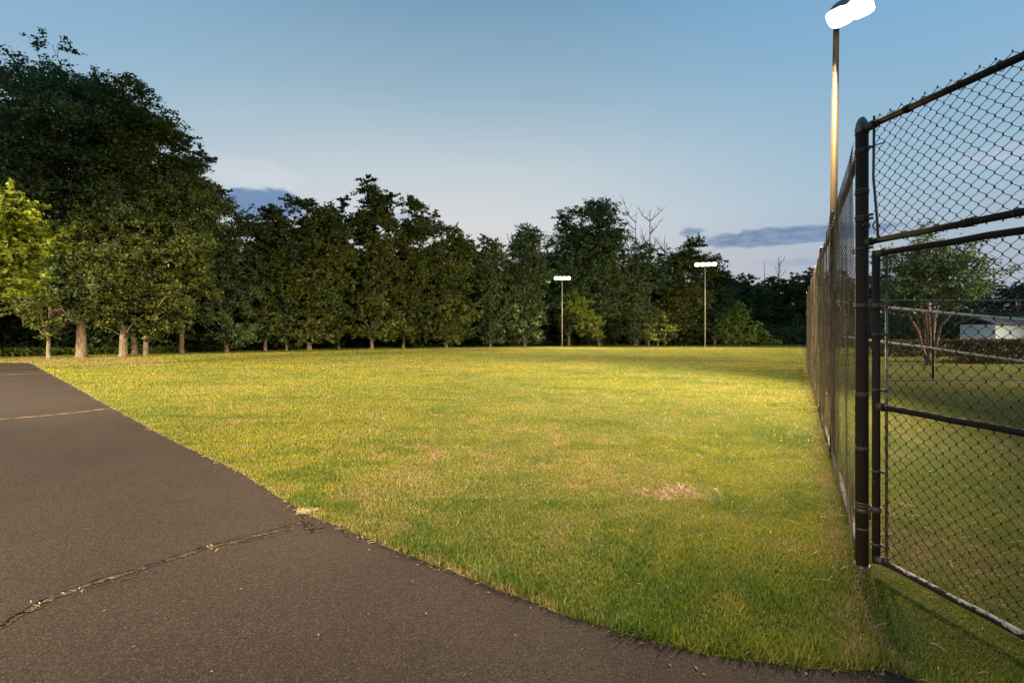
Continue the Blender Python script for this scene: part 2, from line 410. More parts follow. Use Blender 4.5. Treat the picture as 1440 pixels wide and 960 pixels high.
for i in range(14):                                 # in the brown patches
    q = r.choice(patches[:8]); cx_, cy_ = flat(q[0], q[1]); strip(cx_+r.gauss(0, q[2]), cy_+r.gauss(0, q[3]), r.uniform(.03, .10), .0013, r.uniform(0, 6.3), .02, r.uniform(-1, 1))
for i in range(420):                                # thatch hanging over the asphalt edge
    q = fine[r.randrange(12, len(fine)-6)]; strip(q[0]+r.gauss(0, .02), q[1]+r.gauss(-.005, .02), r.uniform(.02, .07), .0014, r.uniform(0, 6.3), .012, r.uniform(-1, 1))
for (xx, yy) in ((432,718),(428,722),(297,773),(437,719),(520,756),(110,835),(60,850)):
    cx_, cy_ = flat(xx, yy)
    for i in range(34 if yy < 730 else 5): strip(cx_+r.gauss(0, .045), cy_+r.gauss(0, .02), r.uniform(.02, .06), .0022, r.uniform(0, 6.3), .014, r.uniform(-1, 1))
me = bpy.data.meshes.new('straw'); me.from_pydata(V, [], Fc); tag(link('straw', me, m_straw), 'dry straw wisps lying on the lawn and the path edge', 'straw', kind='stuff')
V = []; Fc = []
for i in range(60):
    q = fine[r.randrange(len(fine)-60, len(fine)-8)] if i < 40 else flat(r.uniform(100, 1100), r.uniform(800, 950))
    x, y = q[0]+r.gauss(0, .06), q[1]-abs(r.gauss(0, .07)); a = r.uniform(0, 6.3); L = r.uniform(.006, .016); k = len(V)
    for (u, w, z) in ((-1, 0, .008), (0, .5, .013), (1, 0, .010), (0, -.5, .012)):
        V.append((x+math.cos(a)*u*L-math.sin(a)*w*L, y+math.sin(a)*u*L+math.cos(a)*w*L, z))
    Fc.append((k, k+1, k+2, k+3))
me = bpy.data.meshes.new('leaf_litter'); me.from_pydata(V, [], Fc); tag(link('leaf_litter', me, m_litter), 'small brown dead leaves along the asphalt edge', 'leaf litter', kind='stuff')

# ------------------------------------------------------------------ fence materials
def paint(name, wear, basec=(0.020, 0.0135, 0.0105, 1)):
    m, t, o = mat(name); oc = objco(t)
    geo = t.node('ShaderNodeNewGeometry'); s3 = t.node('ShaderNodeSeparateXYZ'); t.l.new(geo.outputs['Normal'], s3.inputs[0])
    f = t.math('ADD', t.math('ADD', t.math('MULTIPLY', t.noise(oc, 2.6, 3, .5), .7), t.math('MULTIPLY', t.noise(oc, 40, 4, .7), .3)), t.math('MULTIPLY', s3.outputs[2], .10 if wear > 0 else .0))
    w = t.smooth(f, .66-wear, .69-wear)
    c = t.mix(t.noise(oc, 18, 4), basec, tuple(v*1.9 for v in basec[:3])+(1,))
    rust = t.smooth(t.noise(oc, 26, 5, .7), .62, .7)
    c = t.mix(t.math('MULTIPLY', rust, .5), c, (0.11, 0.06, 0.035, 1))
    c = t.mix(w, c, (0.36, 0.32, 0.28, 1))
    principled(t, o, c, t.smooth(w, 0, 1, .7, .9), t.noise(oc, 60, 4), .25, .003, spec=.15)
    return m
m_paint = paint('brown fence paint', 0.0); m_worn = paint('flaking brown paint', 0.045); m_bare = paint('bare worn rail', 0.24)
m_wire, t, o = mat('vinyl coated wire'); oc = objco(t)
principled(t, o, t.mix(t.smooth(t.noise(oc, 6, 4), .4, .65), (0.018, 0.013, 0.011, 1), (0.055, 0.040, 0.028, 1)), .5, spec=.3)
m_wire_lit, t, o = mat('lamplit tan wire'); oc = objco(t)  # lamp light on the long fence mesh, put into a lighter tan wire colour
principled(t, o, t.mix(t.smooth(t.noise(oc, 6, 4), .35, .65), (0.08, 0.058, 0.034, 1), (0.22, 0.165, 0.09, 1)), .8, spec=.1)
m_band, t, o = mat('band steel'); oc = objco(t)
principled(t, o, t.mix(t.noise(oc, 30, 4), (0.03, 0.024, 0.02, 1), (0.10, 0.07, 0.05, 1)), .5)
m_cap, t, o = mat('post cap metal'); oc = objco(t)
principled(t, o, t.mix(t.smooth(t.noise(oc, 22, 5), .4, .65), (0.06, 0.045, 0.04, 1), (0.20, 0.17, 0.14, 1)), .45, metal=.3)

def chain(A, dirv, L, z0, z1, p=0.0715, r=0.0020, seed=0, wob=0.006, off=0.0, step_top=True, zf0=None, zf1=None):
    """chain link mesh in a vertical plane from A along dirv; returns V, Q"""
    d = np.array([dirv[0], dirv[1], 0.0]); d /= np.linalg.norm(d); nrm = np.array([-d[1], d[0], 0])
    nw = int(L/(p/2)); rows = int((z1-z0)/(p/2))
    kk = np.arange(rows+1); zs = z0 + kk*(z1-z0)/rows
    # two points round every bend
    kz = np.repeat(kk, 2); zz = np.repeat(zs, 2) + np.tile([-.0045, .0045], rows+1)
    I = np.arange(nw)
    amp = p/4
    turn = np.where((kz[None, :]+I[:, None]) % 2 == 0, -1, 1)
    h = (I[:, None]+.5)*(p/2) + turn*(amp+r*.6)
    side = np.where((np.arange(len(kz))[None, :]) % 2 == 0, 1, -1)*turn*r*.9
    rg = np.random.default_rng(seed)
    zz2 = np.broadcast_to(zz[None, :], h.shape).copy()
    s1 = vnoise(h*1.7+seed, zz2*1.3+5, seed); s2 = vnoise(h*1.3+9, zz2*1.9+seed, seed+5); s3 = vnoise(h*2.1, zz2*1.1, seed+9)
    h = h + (s1-.5)*wob*3.5 + rg.normal(0, r*.25, h.shape); zz2 = zz2 + (s2-.5)*wob*3.5 + rg.normal(0, r*.25, h.shape)
    dep = off + side + (s3-.5)*wob*2.5
    C = np.array([A[0], A[1], 0.0])[None, None, :] + h[..., None]*d + dep[..., None]*nrm
    C[..., 2] += zz2
    q = r*1.25
    offs = np.stack([d*q, nrm*q, -d*q, -nrm*q])
    V = C[:, :, None, :] + offs[None, None]
    nP = h.shape[1]; base = (np.arange(nw)[:, None]*nP + np.arange(nP-1)[None])*4
    Q = []
    for k in range(4):
        k2 = (k+1) % 4
        Q.append(np.stack([base+k, base+k2, base+4+k2, base+4+k], -1).reshape(-1, 4))
    return V.reshape(-1, 3), np.concatenate(Q)

def ring(mb, c, r, h=.022, bolt=None):
    x, y, z = c
    mb.tube([(x, y, z-h/2), (x, y, z+h/2)], r, 16)
    if bolt is not None:
        b = Vector(bolt).normalized()
        mb.box((x+b.x*(r+.016), y+b.y*(r+.016), z), (.045, .012, h), (b.x, b.y, 0), (-b.y, b.x, 0))
        mb.tube([(x+b.x*(r+.026)-b.y*.017, y+b.y*(r+.026)+b.x*.017, z), (x+b.x*(r+.026)+b.y*.017, y+b.y*(r+.026)-b.x*.017, z)], .0065, 6)

# ------------------------------------------------------------------ long fence with the corner post and the panel over the gate
fence = thing('chain_link_fence', (P0[0], P0[1], 0), 'tall brown chain link fence running from the corner post to the lawn end', 'fence')
org = Vector((P0[0], P0[1], 0))
FDn = Vector((FD[0], FD[1], 0)).normalized()
def child_mesh(name, V, Q, m, parent, at, smooth=False, label=None):
    V = np.asarray(V) - np.array([at[0], at[1], at[2]])
    o = link(name, big_mesh(name, V, Q, smooth=smooth), m, parent)
    if label: o['label'] = label
    return o
class MBo(MB):                                      # built in world space, stored relative to its thing
    def __init__(s, at): super().__init__(); s.at = Vector(at)
    def build(s, name, m, parent=None, smooth=True, label=None):
        s.v = [tuple(Vector(v)-s.at) for v in s.v]
        return super().build(name, m, parent, smooth, label)
def dome(mb, x, y, z, r):
    mb.tube([(x, y, z-.035), (x, y, z), (x, y, z+.004), (x, y, z+.03), (x, y, z+.055), (x, y, z+.072), (x, y, z+.08)],
            [r*1.10, r*1.10, r*1.02, r*.95, r*.72, r*.42, r*.10], 16)
# corner post
mb = MBo(org); mb.tube([(P0[0], P0[1], -.1), (P0[0], P0[1], 2.93)], .0375, 20); post = mb.build('post', m_paint, fence, label='thick dark corner post with domed cap')
mb = MBo(org); dome(mb, P0[0], P0[1], 2.925, .0375); cap = mb.build('post_cap', m_cap, post); cap.parent = post
mb = MBo(org); ring(mb, (P0[0], P0[1], 0.0), .046, .04); mb.build('post_footing', m_cap, fence)
def zp(y, D=3.23): return EYE+(HY-y)/F*D
for (y, bolt) in ((212, GD), (268, FDn), (272, FDn), (305, GD), (310, GD), (350, GD), (428, FDn), (552, FDn), (555, FDn), (628, -FDn), (631, FDn), (706, GD), (710, FDn), (742, FDn)):
    mb = MBo(org); ring(mb, (P0[0], P0[1], zp(y)), .0405, .014, bolt); mb.build('band', m_band, fence)
# knotted tie wires round the corner post
def coil(mb, c, rad, turns, r=.0028, pitch=.008, tilt=.0, tail=None):
    pts = []
    for i in range(int(turns*12)+1):
        a = i/12*2*math.pi
        pts.append((c[0]+math.cos(a)*rad, c[1]+math.sin(a)*rad, c[2]+pitch*i/12+math.cos(a)*tilt))
    if tail: pts.append(tail)
    mb.tube(pts, r, 5)
mb = MBo(org); coil(mb, (P0[0], P0[1], zp(216)), .0405, 3.3, .0045, .012, .012, (P0[0]+GD.x*.13+.03, P0[1]+GD.y*.13, zp(211)))
mb.build('tie_wire', m_band, fence); mb = MBo(org); coil(mb, (P0[0], P0[1], zp(272)), .0405, 2.2, .003, .006, .008); mb.build('tie_wire', m_band, fence); mb = MBo(org); coil(mb, (P0[0], P0[1], zp(310)), .0405, 2.5, .003, .007, -.006)
mb.build('tie_wire', m_band, fence)
for sgn in (-1, 1):
    mb = MBo(org)
    c0 = Vector((P0[0], P0[1], zp(318)))+GD*.07+Vector((.03*sgn, 0, 0))
    mb.tube([c0+Vector((math.cos(a)*.02*sgn, 0, math.sin(a)*.024-.012)) for a in [k*.55 for k in range(10)]], .004, 6)
    mb.build('tie_wire', m_band, fence)
# line posts
S_POST = [2.63, 5.26, 7.9, 10.5, 13.1, 15.8]
for i, s in enumerate(S_POST):
    x, y = fpt(s); rad = .031 if i < 5 else .037
    mb = MBo(org); mb.tube([(x, y, -.1), (x, y, 2.93)], rad, 14); p_ = mb.build('post', m_paint, fence)
    mb = MBo(org); dome(mb, x, y, 2.93, rad); mb.build('post_cap', m_cap, p_)
    mb = MBo(org)
    for z in ((.25, .7, 1.15, 1.6, 2.05, 2.5) if i < 3 else ()):
        mb = MBo(org); coil(mb, (x, y, z), rad+.004, 1.4, .003, .01, .008); mb.build('tie_wire', m_band, p_)
stops = [0]+S_POST
TOPZ, BOTZ = 2.80, 0.085
for i, (a, b) in enumerate(zip(stops[:-1], stops[1:])):
    A = fpt(a); B = fpt(b); L = math.hypot(B[0]-A[0], B[1]-A[1])
    for nm, z, mm, rad in (('top_rail', TOPZ, m_paint, .021), ('bottom_rail', BOTZ, m_bare if i < 2 else m_worn, .019)):
        rj = random.Random(i*7+len(nm)); pts = []
        for k in range(7):
            t_ = k/6; q = .006 if 0 < k < 6 else 0
            pts.append((A[0]+(B[0]-A[0])*t_, A[1]+(B[1]-A[1])*t_, z+rj.uniform(-q, q)))
        mb = MBo(org); mb.tube(pts, rad, 12); mb.build(nm, mm, fence)
    V, Q = chain((A[0]+FDn.x*.05, A[1]+FDn.y*.05), FD, L-.09, .05, TOPZ+.045, r=.00105, seed=20+i, wob=.014, off=.030)
    child_mesh('chain_link_mesh', V, Q, m_wire_lit, fence, org)
    rj = random.Random(i); nt = 8 if i < 3 else 3
    for k in range(nt):
        t_ = (k+.5)/nt; x = A[0]+(B[0]-A[0])*t_; y = A[1]+(B[1]-A[1])*t_
        for z, rad in ((TOPZ, .0245), (BOTZ, .022)):
            n_ = Vector((-FDn.y, FDn.x, 0)); pts = []
            for j in range(16):
                a_ = j/12*2*math.pi; pts.append(Vector((x, y, z))+n_*math.cos(a_)*rad+Vector((0, 0, math.sin(a_)*rad))+FDn*(.01*j/12+rj.uniform(-.002, .002)))
            pts.append(pts[-1]+n_*.03+Vector((0, 0, -.035))); mb = MBo(org); mb.tube(pts, .0026, 5); mb.build('tie_wire', m_band, fence)
# tension bar in the first bay
tb = Vector((P0[0], P0[1], 0))+FDn*.075
mb = MBo(org); mb.box((tb.x, tb.y, 1.45), (.018, .006, 2.66), FDn, (-FDn.y, FDn.x, 0)); mb.build('tension_bar', m_band, fence)

# panel above the gate (same fence) reaching the latch post outside the frame
GL = 1.42
def gpt(t, z): return Vector((P0[0], P0[1], 0))+GD*t+Vector((0, 0, z))
PB, PT = zp(342), zp(180)-.0
mb = MBo(org); mb.tube([gpt(.045, PT-.012), gpt(GL, PT-.012)], .020, 14); mb.build('top_rail', m_paint, fence)
mb = MBo(org); mb.tube([gpt(.045, PB), gpt(GL, PB)], .020, 14); mb.build('lower_rail', m_paint, fence, label='brown rail closing the bottom of the panel above the gate')
mb = MBo(org); mb.tube([gpt(.02, PT-.012), gpt(.10, PT-.012)], .029, 14); mb.build('rail_end_cup', m_band, fence); mb = MBo(org); mb.tube([gpt(.035, PB), gpt(.075, PB)], .027, 14); mb.build('rail_end_cup', m_band, fence)
mb = MBo(org); mb.tube([gpt(.62, PB), gpt(.665, PB)], .0245, 14); mb.build('rail_sleeve', m_paint, fence); mb = MBo(org); mb.tube([gpt(.30, PT-.012), gpt(.335, PT-.012)], .0245, 14); mb.build('rail_sleeve', m_paint, fence)
A = gpt(.075, 0)
V, Q = chain((A.x, A.y), GD, GL-.12, PB-.02, PT+.05, r=.0025, seed=3, wob=.006, off=.026)
child_mesh('chain_link_mesh', V, Q, m_wire, fence, org)
nG = Vector((-GD.y, GD.x, 0))
mb = MBo(org); mb.tube([gpt(.072, PT+.05)+nG*.02, gpt(.066, PT-.35)+nG*.02, gpt(.078, zp(300))+nG*.03, gpt(.086, zp(320))+nG*.03, gpt(.10, PB-.01)+nG*.02], .0075, 6); mb.build('tension_bar', m_band, fence)
for t_ in (.22, .41, .6, .79, 1.0, 1.2):
    for z, tt in ((PT-.012, t_), (PB, t_+.07)):
        mb = MBo(org)
        mb.tube([gpt(tt+.008*j/12, z)+nG*math.cos(j/12*2*math.pi)*.026+Vector((0, 0, math.sin(j/12*2*math.pi)*.026)) for j in range(18)], .0024, 5); mb.build('tie_wire', m_band, fence)
e = gpt(GL+.045, 0)
mb = MBo(org); mb.tube([(e.x, e.y, -.1), (e.x, e.y, 2.93)], .0435, 18); p_ = mb.build('post', m_paint, fence)
mb = MBo(org); dome(mb, e.x, e.y, 2.93, .0435); mb.build('post_cap', m_cap, p_)

# ------------------------------------------------------------------ gate leaf
gate = thing('chain_link_gate', gpt(.10, 0), 'closed brown chain link gate hung on the corner post, its lower rails flaking', 'gate')
go = gpt(.10, 0)
G0, G1 = .105, GL-.06
GT, GM, GB = zp(357, 3.13), zp(571, 3.12), zp(785, 3.12)
mb = MBo(go); mb.tube([gpt(G0, GB-.03), gpt(G0, GT+.02)], .0225, 16); mb.build('stile', m_paint, gate)
mb = MBo(go); mb.tube([gpt(G1, GB-.03), gpt(G1, GT+.02)], .0225, 16); mb.build('stile', m_paint, gate)
for nm, z, mm, lb in (('top_rail', GT, m_paint, None), ('middle_rail', GM, m_worn, 'middle gate rail with white flaking paint'), ('bottom_rail', GB, m_worn, 'bottom gate rail worn to bare white metal')):
    mb = MBo(go); mb.tube([gpt(G0+(G1-G0)*k/8, z+(-.004 if k in (3, 5) else 0)) for k in range(9)], .0195, 14); mb.build(nm, mm, gate, label=lb)
for z in (GT, GM, GB): mb = MBo(go); mb.tube([gpt(G0+.01, z), gpt(G0+.055, z)], .0265, 14); mb.build('rail_end_cup', m_band, gate)
A = gpt(G0+.035, 0)
V, Q = chain((A.x, A.y), GD, G1-G0-.06, GB-.015, GT-.002, r=.0025, seed=14, wob=.006, off=.026)
child_mesh('chain_link_mesh', V, Q, m_wire, gate, go)
mb = MBo(go); mb.box(gpt(G0+.052, (GB+GT)/2)+nG*.022, (.016, .006, GT-GB-.06), GD, nG); mb.build('tension_bar', m_cap, gate)
for y in (432, 470, 548, 662, 765):
    mb = MBo(go); g = gpt(G0, zp(y, 3.12)); ring(mb, g, .0255, .014, GD+nG*.3); mb.build('band', m_band, gate)
for y in (430, 716):
    mb = MBo(go); g = gpt(G0, zp(y, 3.12)); ring(mb, g, .028, .035); g2 = gpt(0, zp(y, 3.23)); ring(mb, g2, .043, .03)
    mb.tube([g2+GD*.045, g-GD*.03], .013, 8); mb.tube([g2+GD*.058+Vector((0, 0, -.045)), g2+GD*.058+Vector((0, 0, .045))], .008, 8); mb.build('hinge', m_band, gate)

# ------------------------------------------------------------------ rope looped on the long fence
m_rope, t, o = mat('white rope'); oc = objco(t)
principled(t, o, t.mix(t.noise(oc, 25, 4), (0.62, 0.56, 0.46, 1), (0.36, 0.30, 0.22, 1)), .9)
r0 = (3.63, 5.42, 0)
rope = thing('rope', r0, 'off-white rope looped behind the fence mesh and strung across behind the gate', 'rope')
def rp(x, y, D): return Vector((px(x, D), D, zy(y, D)))
pts = [rp(1640, 468, 4.0), rp(1540, 460, 4.2), rp(1440, 450, 4.4), rp(1340, 441, 4.7), rp(1243, 432, 5.1), rp(1205, 427, 5.35), rp(1176, 424, 5.44), rp(1184, 434, 5.42), rp(1190, 444, 5.4), rp(1190.5, 455, 5.4), rp(1188, 466, 5.4), rp(1185, 473, 5.4),
       rp(1205, 476, 5.3), rp(1243, 481, 5.1), rp(1300, 488, 4.85), rp(1360, 497, 4.6), rp(1440, 508, 4.4), rp(1540, 520, 4.2), rp(1640, 530, 4.0)]
mb = MBo(r0); mb.tube(pts[:6], .012, 8); mb.tube(pts[5:12], [.004, .009, .013, .02, .02, .013, .008], 8); mb.tube(pts[11:], [.008]+[.0105]*7, 8); mb.build('rope_strand', m_rope, rope)
rpst = thing('rope_post', (px(1650, 3.98), 3.98, 0), 'brown steel post outside the gate holding the rope ends', 'post')
mb = MB(); mb.tube([(0, 0, -.1), (0, 0, 2.2)], .03, 12); mb.build('post_shaft', m_paint, rpst)
mb = MB(); dome(mb, 0, 0, 2.2, .03); mb.build('post_cap', m_cap, rpst)

# ------------------------------------------------------------------ lower cross fence beyond the gate
D2 = 14.5
cf0 = (9.05, D2, 0)
cross = thing('cross_fence', cf0, 'fine meshed chain link fence crossing the lawn in front of the myrtle tree', 'fence')
ZT2 = zy(422, D2)
V, Q = chain((9.05, D2), (1, 0), 17.5, .06, ZT2, p=.09, r=.0024, seed=40, wob=.006, off=.0)
child_mesh('chain_link_mesh', V, Q, m_wire, cross, cf0)
m_galv, t, o = mat('pale top wire'); principled(t, o, (0.40, 0.38, 0.33, 1), .5, metal=.3)
mb = MBo(cf0); mb.tube([(9.0, D2, ZT2), (26.6, D2, ZT2)], .012, 6); mb.build('top_wire', m_galv, cross)
for x in (px(1312, D2), px(1312, D2)+5.2, px(1312, D2)+10.4):
    mb = MBo(cf0); mb.tube([(x, D2, -.1), (x, D2, ZT2+.05)], .028, 8); mb.build('post', m_paint, cross)
m_kerb, t, o = mat('pale edging strip'); oc = objco(t); principled(t, o, t.mix(t.noise(oc, 8, 4), (0.22, 0.19, 0.13, 1), (0.36, 0.31, 0.22, 1)), .95)
mb = MBo(cf0); mb.box((17.8, D2, .045), (17.4, .06, .03)); mb.build('bottom_rail', m_kerb, cross, smooth=False)

# ------------------------------------------------------------------ trees
def leafmat(name, dark, light, trans=.3):
    m, t, o = mat(name)
    a_ = t.node('ShaderNodeAttribute', attribute_name='tone')
    c = t.mix(a_.outputs['Fac'], dark, light)
    d = t.node('ShaderNodeBsdfDiffuse'); t.set(d.inputs[0], c); tr = t.node('ShaderNodeBsdfTranslucent'); t.set(tr.inputs[0], c)
    gl = t.node('ShaderNodeBsdfGlossy'); gl.inputs['Roughness'].default_value = .4; gl.inputs[0].default_value = (.8, .85, .8, 1)
    ms = t.node('ShaderNodeMixShader'); ms.inputs[0].default_value = trans; t.l.new(d.outputs[0], ms.inputs[1]); t.l.new(tr.outputs[0], ms.inputs[2])
    m2 = t.node('ShaderNodeMixShader'); m2.inputs[0].default_value = .015; t.l.new(ms.outputs[0], m2.inputs[1]); t.l.new(gl.outputs[0], m2.inputs[2])
    t.l.new(m2.outputs[0], o.inputs[0]); return m
m_oak = leafmat('oak leaves', (0.046, 0.070, 0.015, 1), (0.135, 0.150, 0.032, 1))
m_deep = leafmat('deep green leaves', (0.050, 0.086, 0.034, 1), (0.120, 0.165, 0.056, 1))
m_maple = leafmat('maple leaves', (0.13, 0.17, 0.018, 1), (0.24, 0.29, 0.030, 1), .35)
m_fresh = leafmat('fresh leaves', (0.06, 0.11, 0.018, 1), (0.13, 0.18, 0.035, 1), .4)
m_hedge = leafmat('hedge leaves', (0.035, 0.045, 0.014, 1), (0.10, 0.065, 0.03, 1), .2)
def barkmat(name, a, b):
    m, t, o = mat(name); oc = objco(t); mp = t.node('ShaderNodeMapping'); t.l.new(oc, mp.inputs[0]); mp.inputs['Scale'].default_value = (6, 6, 1.2)
    n_ = t.noise(mp.outputs[0], 3.0, 6, .7)
    principled(t, o, t.mix(t.smooth(n_, .35, .65), a, b), .95, n_, 1.0, .05, spec=.1); return m
m_bark = barkmat('oak bark', (0.09, 0.065, 0.045, 1), (0.25, 0.19, 0.14, 1))
m_bark2 = barkmat('smooth tan bark', (0.13, 0.085, 0.055, 1), (0.26, 0.18, 0.115, 1))
m_dead = barkmat('weathered dead wood', (0.16, 0.13, 0.11, 1), (0.26, 0.22, 0.19, 1))

def leaf_quads(C, size, rng, flat_bias=.5):
    n = len(C)
    a = rng.normal(size=(n, 3)); a[:, 2] *= .55; a /= np.linalg.norm(a, axis=1)[:, None]
    up = rng.normal(size=(n, 3))*(1-flat_bias)+np.array([0, 0, flat_bias*1.3]); b = np.cross(a, up); b /= (np.linalg.norm(b, axis=1)[:, None]+1e-6)
    s = size*(.6+.8*rng.random(n))[:, None]
    V = np.empty((n, 4, 3), np.float32)
    V[:, 0] = C-a*s*.55; V[:, 1] = C+b*s*.36+a*s*.05; V[:, 2] = C+a*s*.60; V[:, 3] = C-b*s*.36+a*s*.05
    return V.reshape(-1, 3), np.arange(n*4).reshape(-1, 4)

def profile(h, kind):
    h = np.clip(h, 0, 1)
    if kind == 'tall': return np.clip((h+.10)/.2, 0, 1)**.5*(1-.16*h)*np.clip(1-h**5, 0, 1)**.5
    if kind == 'low': return np.clip((h+.05)/.15, 0, 1)**.5*(1-h)**.5
    return np.clip((h+.06)/.32, 0, 1)**.7*np.sqrt(np.clip(1-h**2.6, 0, 1))
def tree_meshes(H, Rm, cb, tr, seed, kind='round', leaf=.16, n_leaf=20000, nblob=70, cx=0., cy=0., blobscale=1.0, lean=0.0, twist=1.0):
    """returns (trunk MB, leaf V, leaf Q, tone) around the origin; crown centre offset (cx, cy)"""
    rng = np.random.default_rng(seed); r_ = random.Random(seed)
    mb = MB(); topz = cb+(H-cb)*(.80 if kind == 'round' else .90)
    NT_ = 9; tp = []
    ph = r_.uniform(0, 6)
    for k in range(NT_+1):
        t_ = k/NT_; w = .12*Rm*t_*twist
        tp.append(Vector((cx*t_**1.5+math.sin(ph+t_*5)*w*.35+lean*t_, cy*t_**1.5+math.cos(ph*1.7+t_*4)*w*.35, -.25+t_*(topz+.25))))
    rad = [tr*(1.45 if k == 0 else (1.0-.86*(k/NT_)**.9)) for k in range(NT_+1)]
    tp.insert(1, tp[0].lerp(tp[1], .35)); rad.insert(1, tr*1.04)
    mb.tube(tp, rad, 10)
    def axis(z):
        z = max(0, min(z, topz)); t_ = (z+.25)/(topz+.25)*NT_; k = min(int(t_), NT_-1); q = [tp[0]]+tp[2:]
        return q[k].lerp(q[k+1], t_-k), tr*(1-.86*(t_/NT_)**.9)
    lob = rng.random(7)*2*np.pi
    C = []; BR = []
    for i in range(nblob):
        h = (i+.5)/nblob; h = 1-(1-h)**1.12 if kind != 'low' else h**1.3
        h = min(1, max(0, h+rng.normal()*.02)); a = i*2.39996+rng.normal()*.35
        lobe = 1+.22*math.sin(2*a+lob[0]+h*4)+.14*math.sin(3*a+lob[1]-h*7)
        pr = float(profile(np.array(h), kind))*Rm*lobe
        br = (Rm*.62+.38*min(Rm*1.6, (H-cb)*.36))*rng.uniform(.19, .40)*blobscale*(.8+.3*float(profile(np.array(h), kind)))
        f = rng.uniform(.12, 1.0)**.6
        rr_ = max(0, pr-br*.75)*f
        z = cb+h*(H-cb)-br*.55*h
        base, _ = axis(z)
        if h > .82 and kind != 'low': base = base+Vector((rng.normal(), rng.normal(), 0))*Rm*.20; br *= 1.15; z -= br*.25
        if kind == 'tall' and h > .25:
            ld_ = i % 3; k_ = min(1, (h-.25)/.45)
            z -= (0, .09, .17)[ld_]*(H-cb)*h*k_; ofa = lob[3]+(0, 2.4, 4.5)[ld_]; rr_ *= (1-.38*k_)
            base = base+Vector((math.cos(ofa), math.sin(ofa), 0))*Rm*(.10, .42, .48)[ld_]*k_
        elif kind == 'round' and h > .35:
            ld_ = i % 4; k_ = min(1, (h-.35)/.45)
            z -= (0, .04, .10, .13)[ld_]*(H-cb)*k_; ofa = lob[3]+(0, 1.8, 3.5, 5.0)[ld_]; rr_ *= (1-.25*k_)
            base = base+Vector((math.cos(ofa), math.sin(ofa), 0))*Rm*(.08, .36, .42, .45)[ld_]*k_
        p = Vector((base.x*.85+cx*.15+math.cos(a)*rr_, base.y*.85+cy*.15+math.sin(a)*rr_, z)); C.append(p); BR.append(br)
        dist = math.hypot(p.x-base.x, p.y-base.y)
        s, sr = axis(max(cb*.7, z-dist*rng.uniform(.45, 1.1)-.5))
        mid = s.lerp(p, .5)+Vector((rng.normal()*.05*Rm, rng.normal()*.05*Rm, dist*.10))
        r0_ = min(sr*.55, .018+.022*dist*.8)
        mb.tube([s, s.lerp(mid, .5)+Vector((0, 0, dist*.03)), mid, p], [r0_, r0_*.8, r0_*.55, .012], 5, False)
        for j in range(3):
            q = p+Vector((rng.normal(), rng.normal(), rng.normal()*.5+.2)).normalized()*br*.75
            mb.tube([mid.lerp(p, .5), p.lerp(q, .35), q], [r0_*.45, r0_*.3, .006], 4, False)
    C = np.array([tuple(c) for c in C]); BR = np.array(BR)
    wgt = BR**2; wgt /= wgt.sum(); cnt = rng.multinomial(n_leaf, wgt)
    P = []; TT = []
    for c_, b_, n_ in zip(C, BR, cnt):
        if n_ < 4: continue
        K = max(7, n_//26); dr = rng.normal(size=(K, 3)); dr[:, 2] = dr[:, 2]*.6+.25; dr /= np.linalg.norm(dr, axis=1)[:, None]
        le = b_*(.55+.75*rng.random(K))
        idx = rng.integers(0, K, n_); t_ = .35+.65*rng.random(n_)**.6
        p = c_ + dr[idx]*(le[idx]*t_)[:, None]*np.array([1.05, 1.05, .82]) + rng.normal(size=(n_, 3))*b_*np.array([.10, .10, .06])
        p[:, 2] -= .10*b_*t_
        P.append(p); TT.append(np.clip(.45+(rng.random()-.5)*.7+rng.normal(0, .16, n_), 0, 1))
    P = np.concatenate(P); TT = np.concatenate(TT)
    k = P[:, 2] > .35; P = P[k]; TT = TT[k]
    V, Q = leaf_quads(P, leaf, rng)
    return mb, V, Q, np.repeat(TT, 4)
def put_tree(name, x, y, top_px, Rpx, D=None, base_px=None, cb_px=None, tr=.2, seed=1, kind='round', leaf=.16, n_leaf=20000, nblob=70, crown_px=None, m=None, bark=None, label='', group=None, cat='tree', **kw):
    """x = trunk column, top_px = skyline row, Rpx = crown half width; all turned into metres at distance D"""
    z0 = gz(D); X = px(x, D); H = zy(top_px, D)-z0; Rm = Rpx/F*D; cb = zy(cb_px, D)-z0
    cxm = 0 if crown_px is None else (crown_px-x)/F*D
    mb, V, Q, tn = tree_meshes(H, Rm, cb, tr, seed, kind, leaf, n_leaf, nblob, cx=cxm, **kw)
    th = thing(name, (X, D, z0), label, cat, group)
    mb.build('trunk', bark or m_bark, th)
    link('crown', big_mesh('crown', V, Q, {'tone': tn}), m or m_oak, th)
    return th

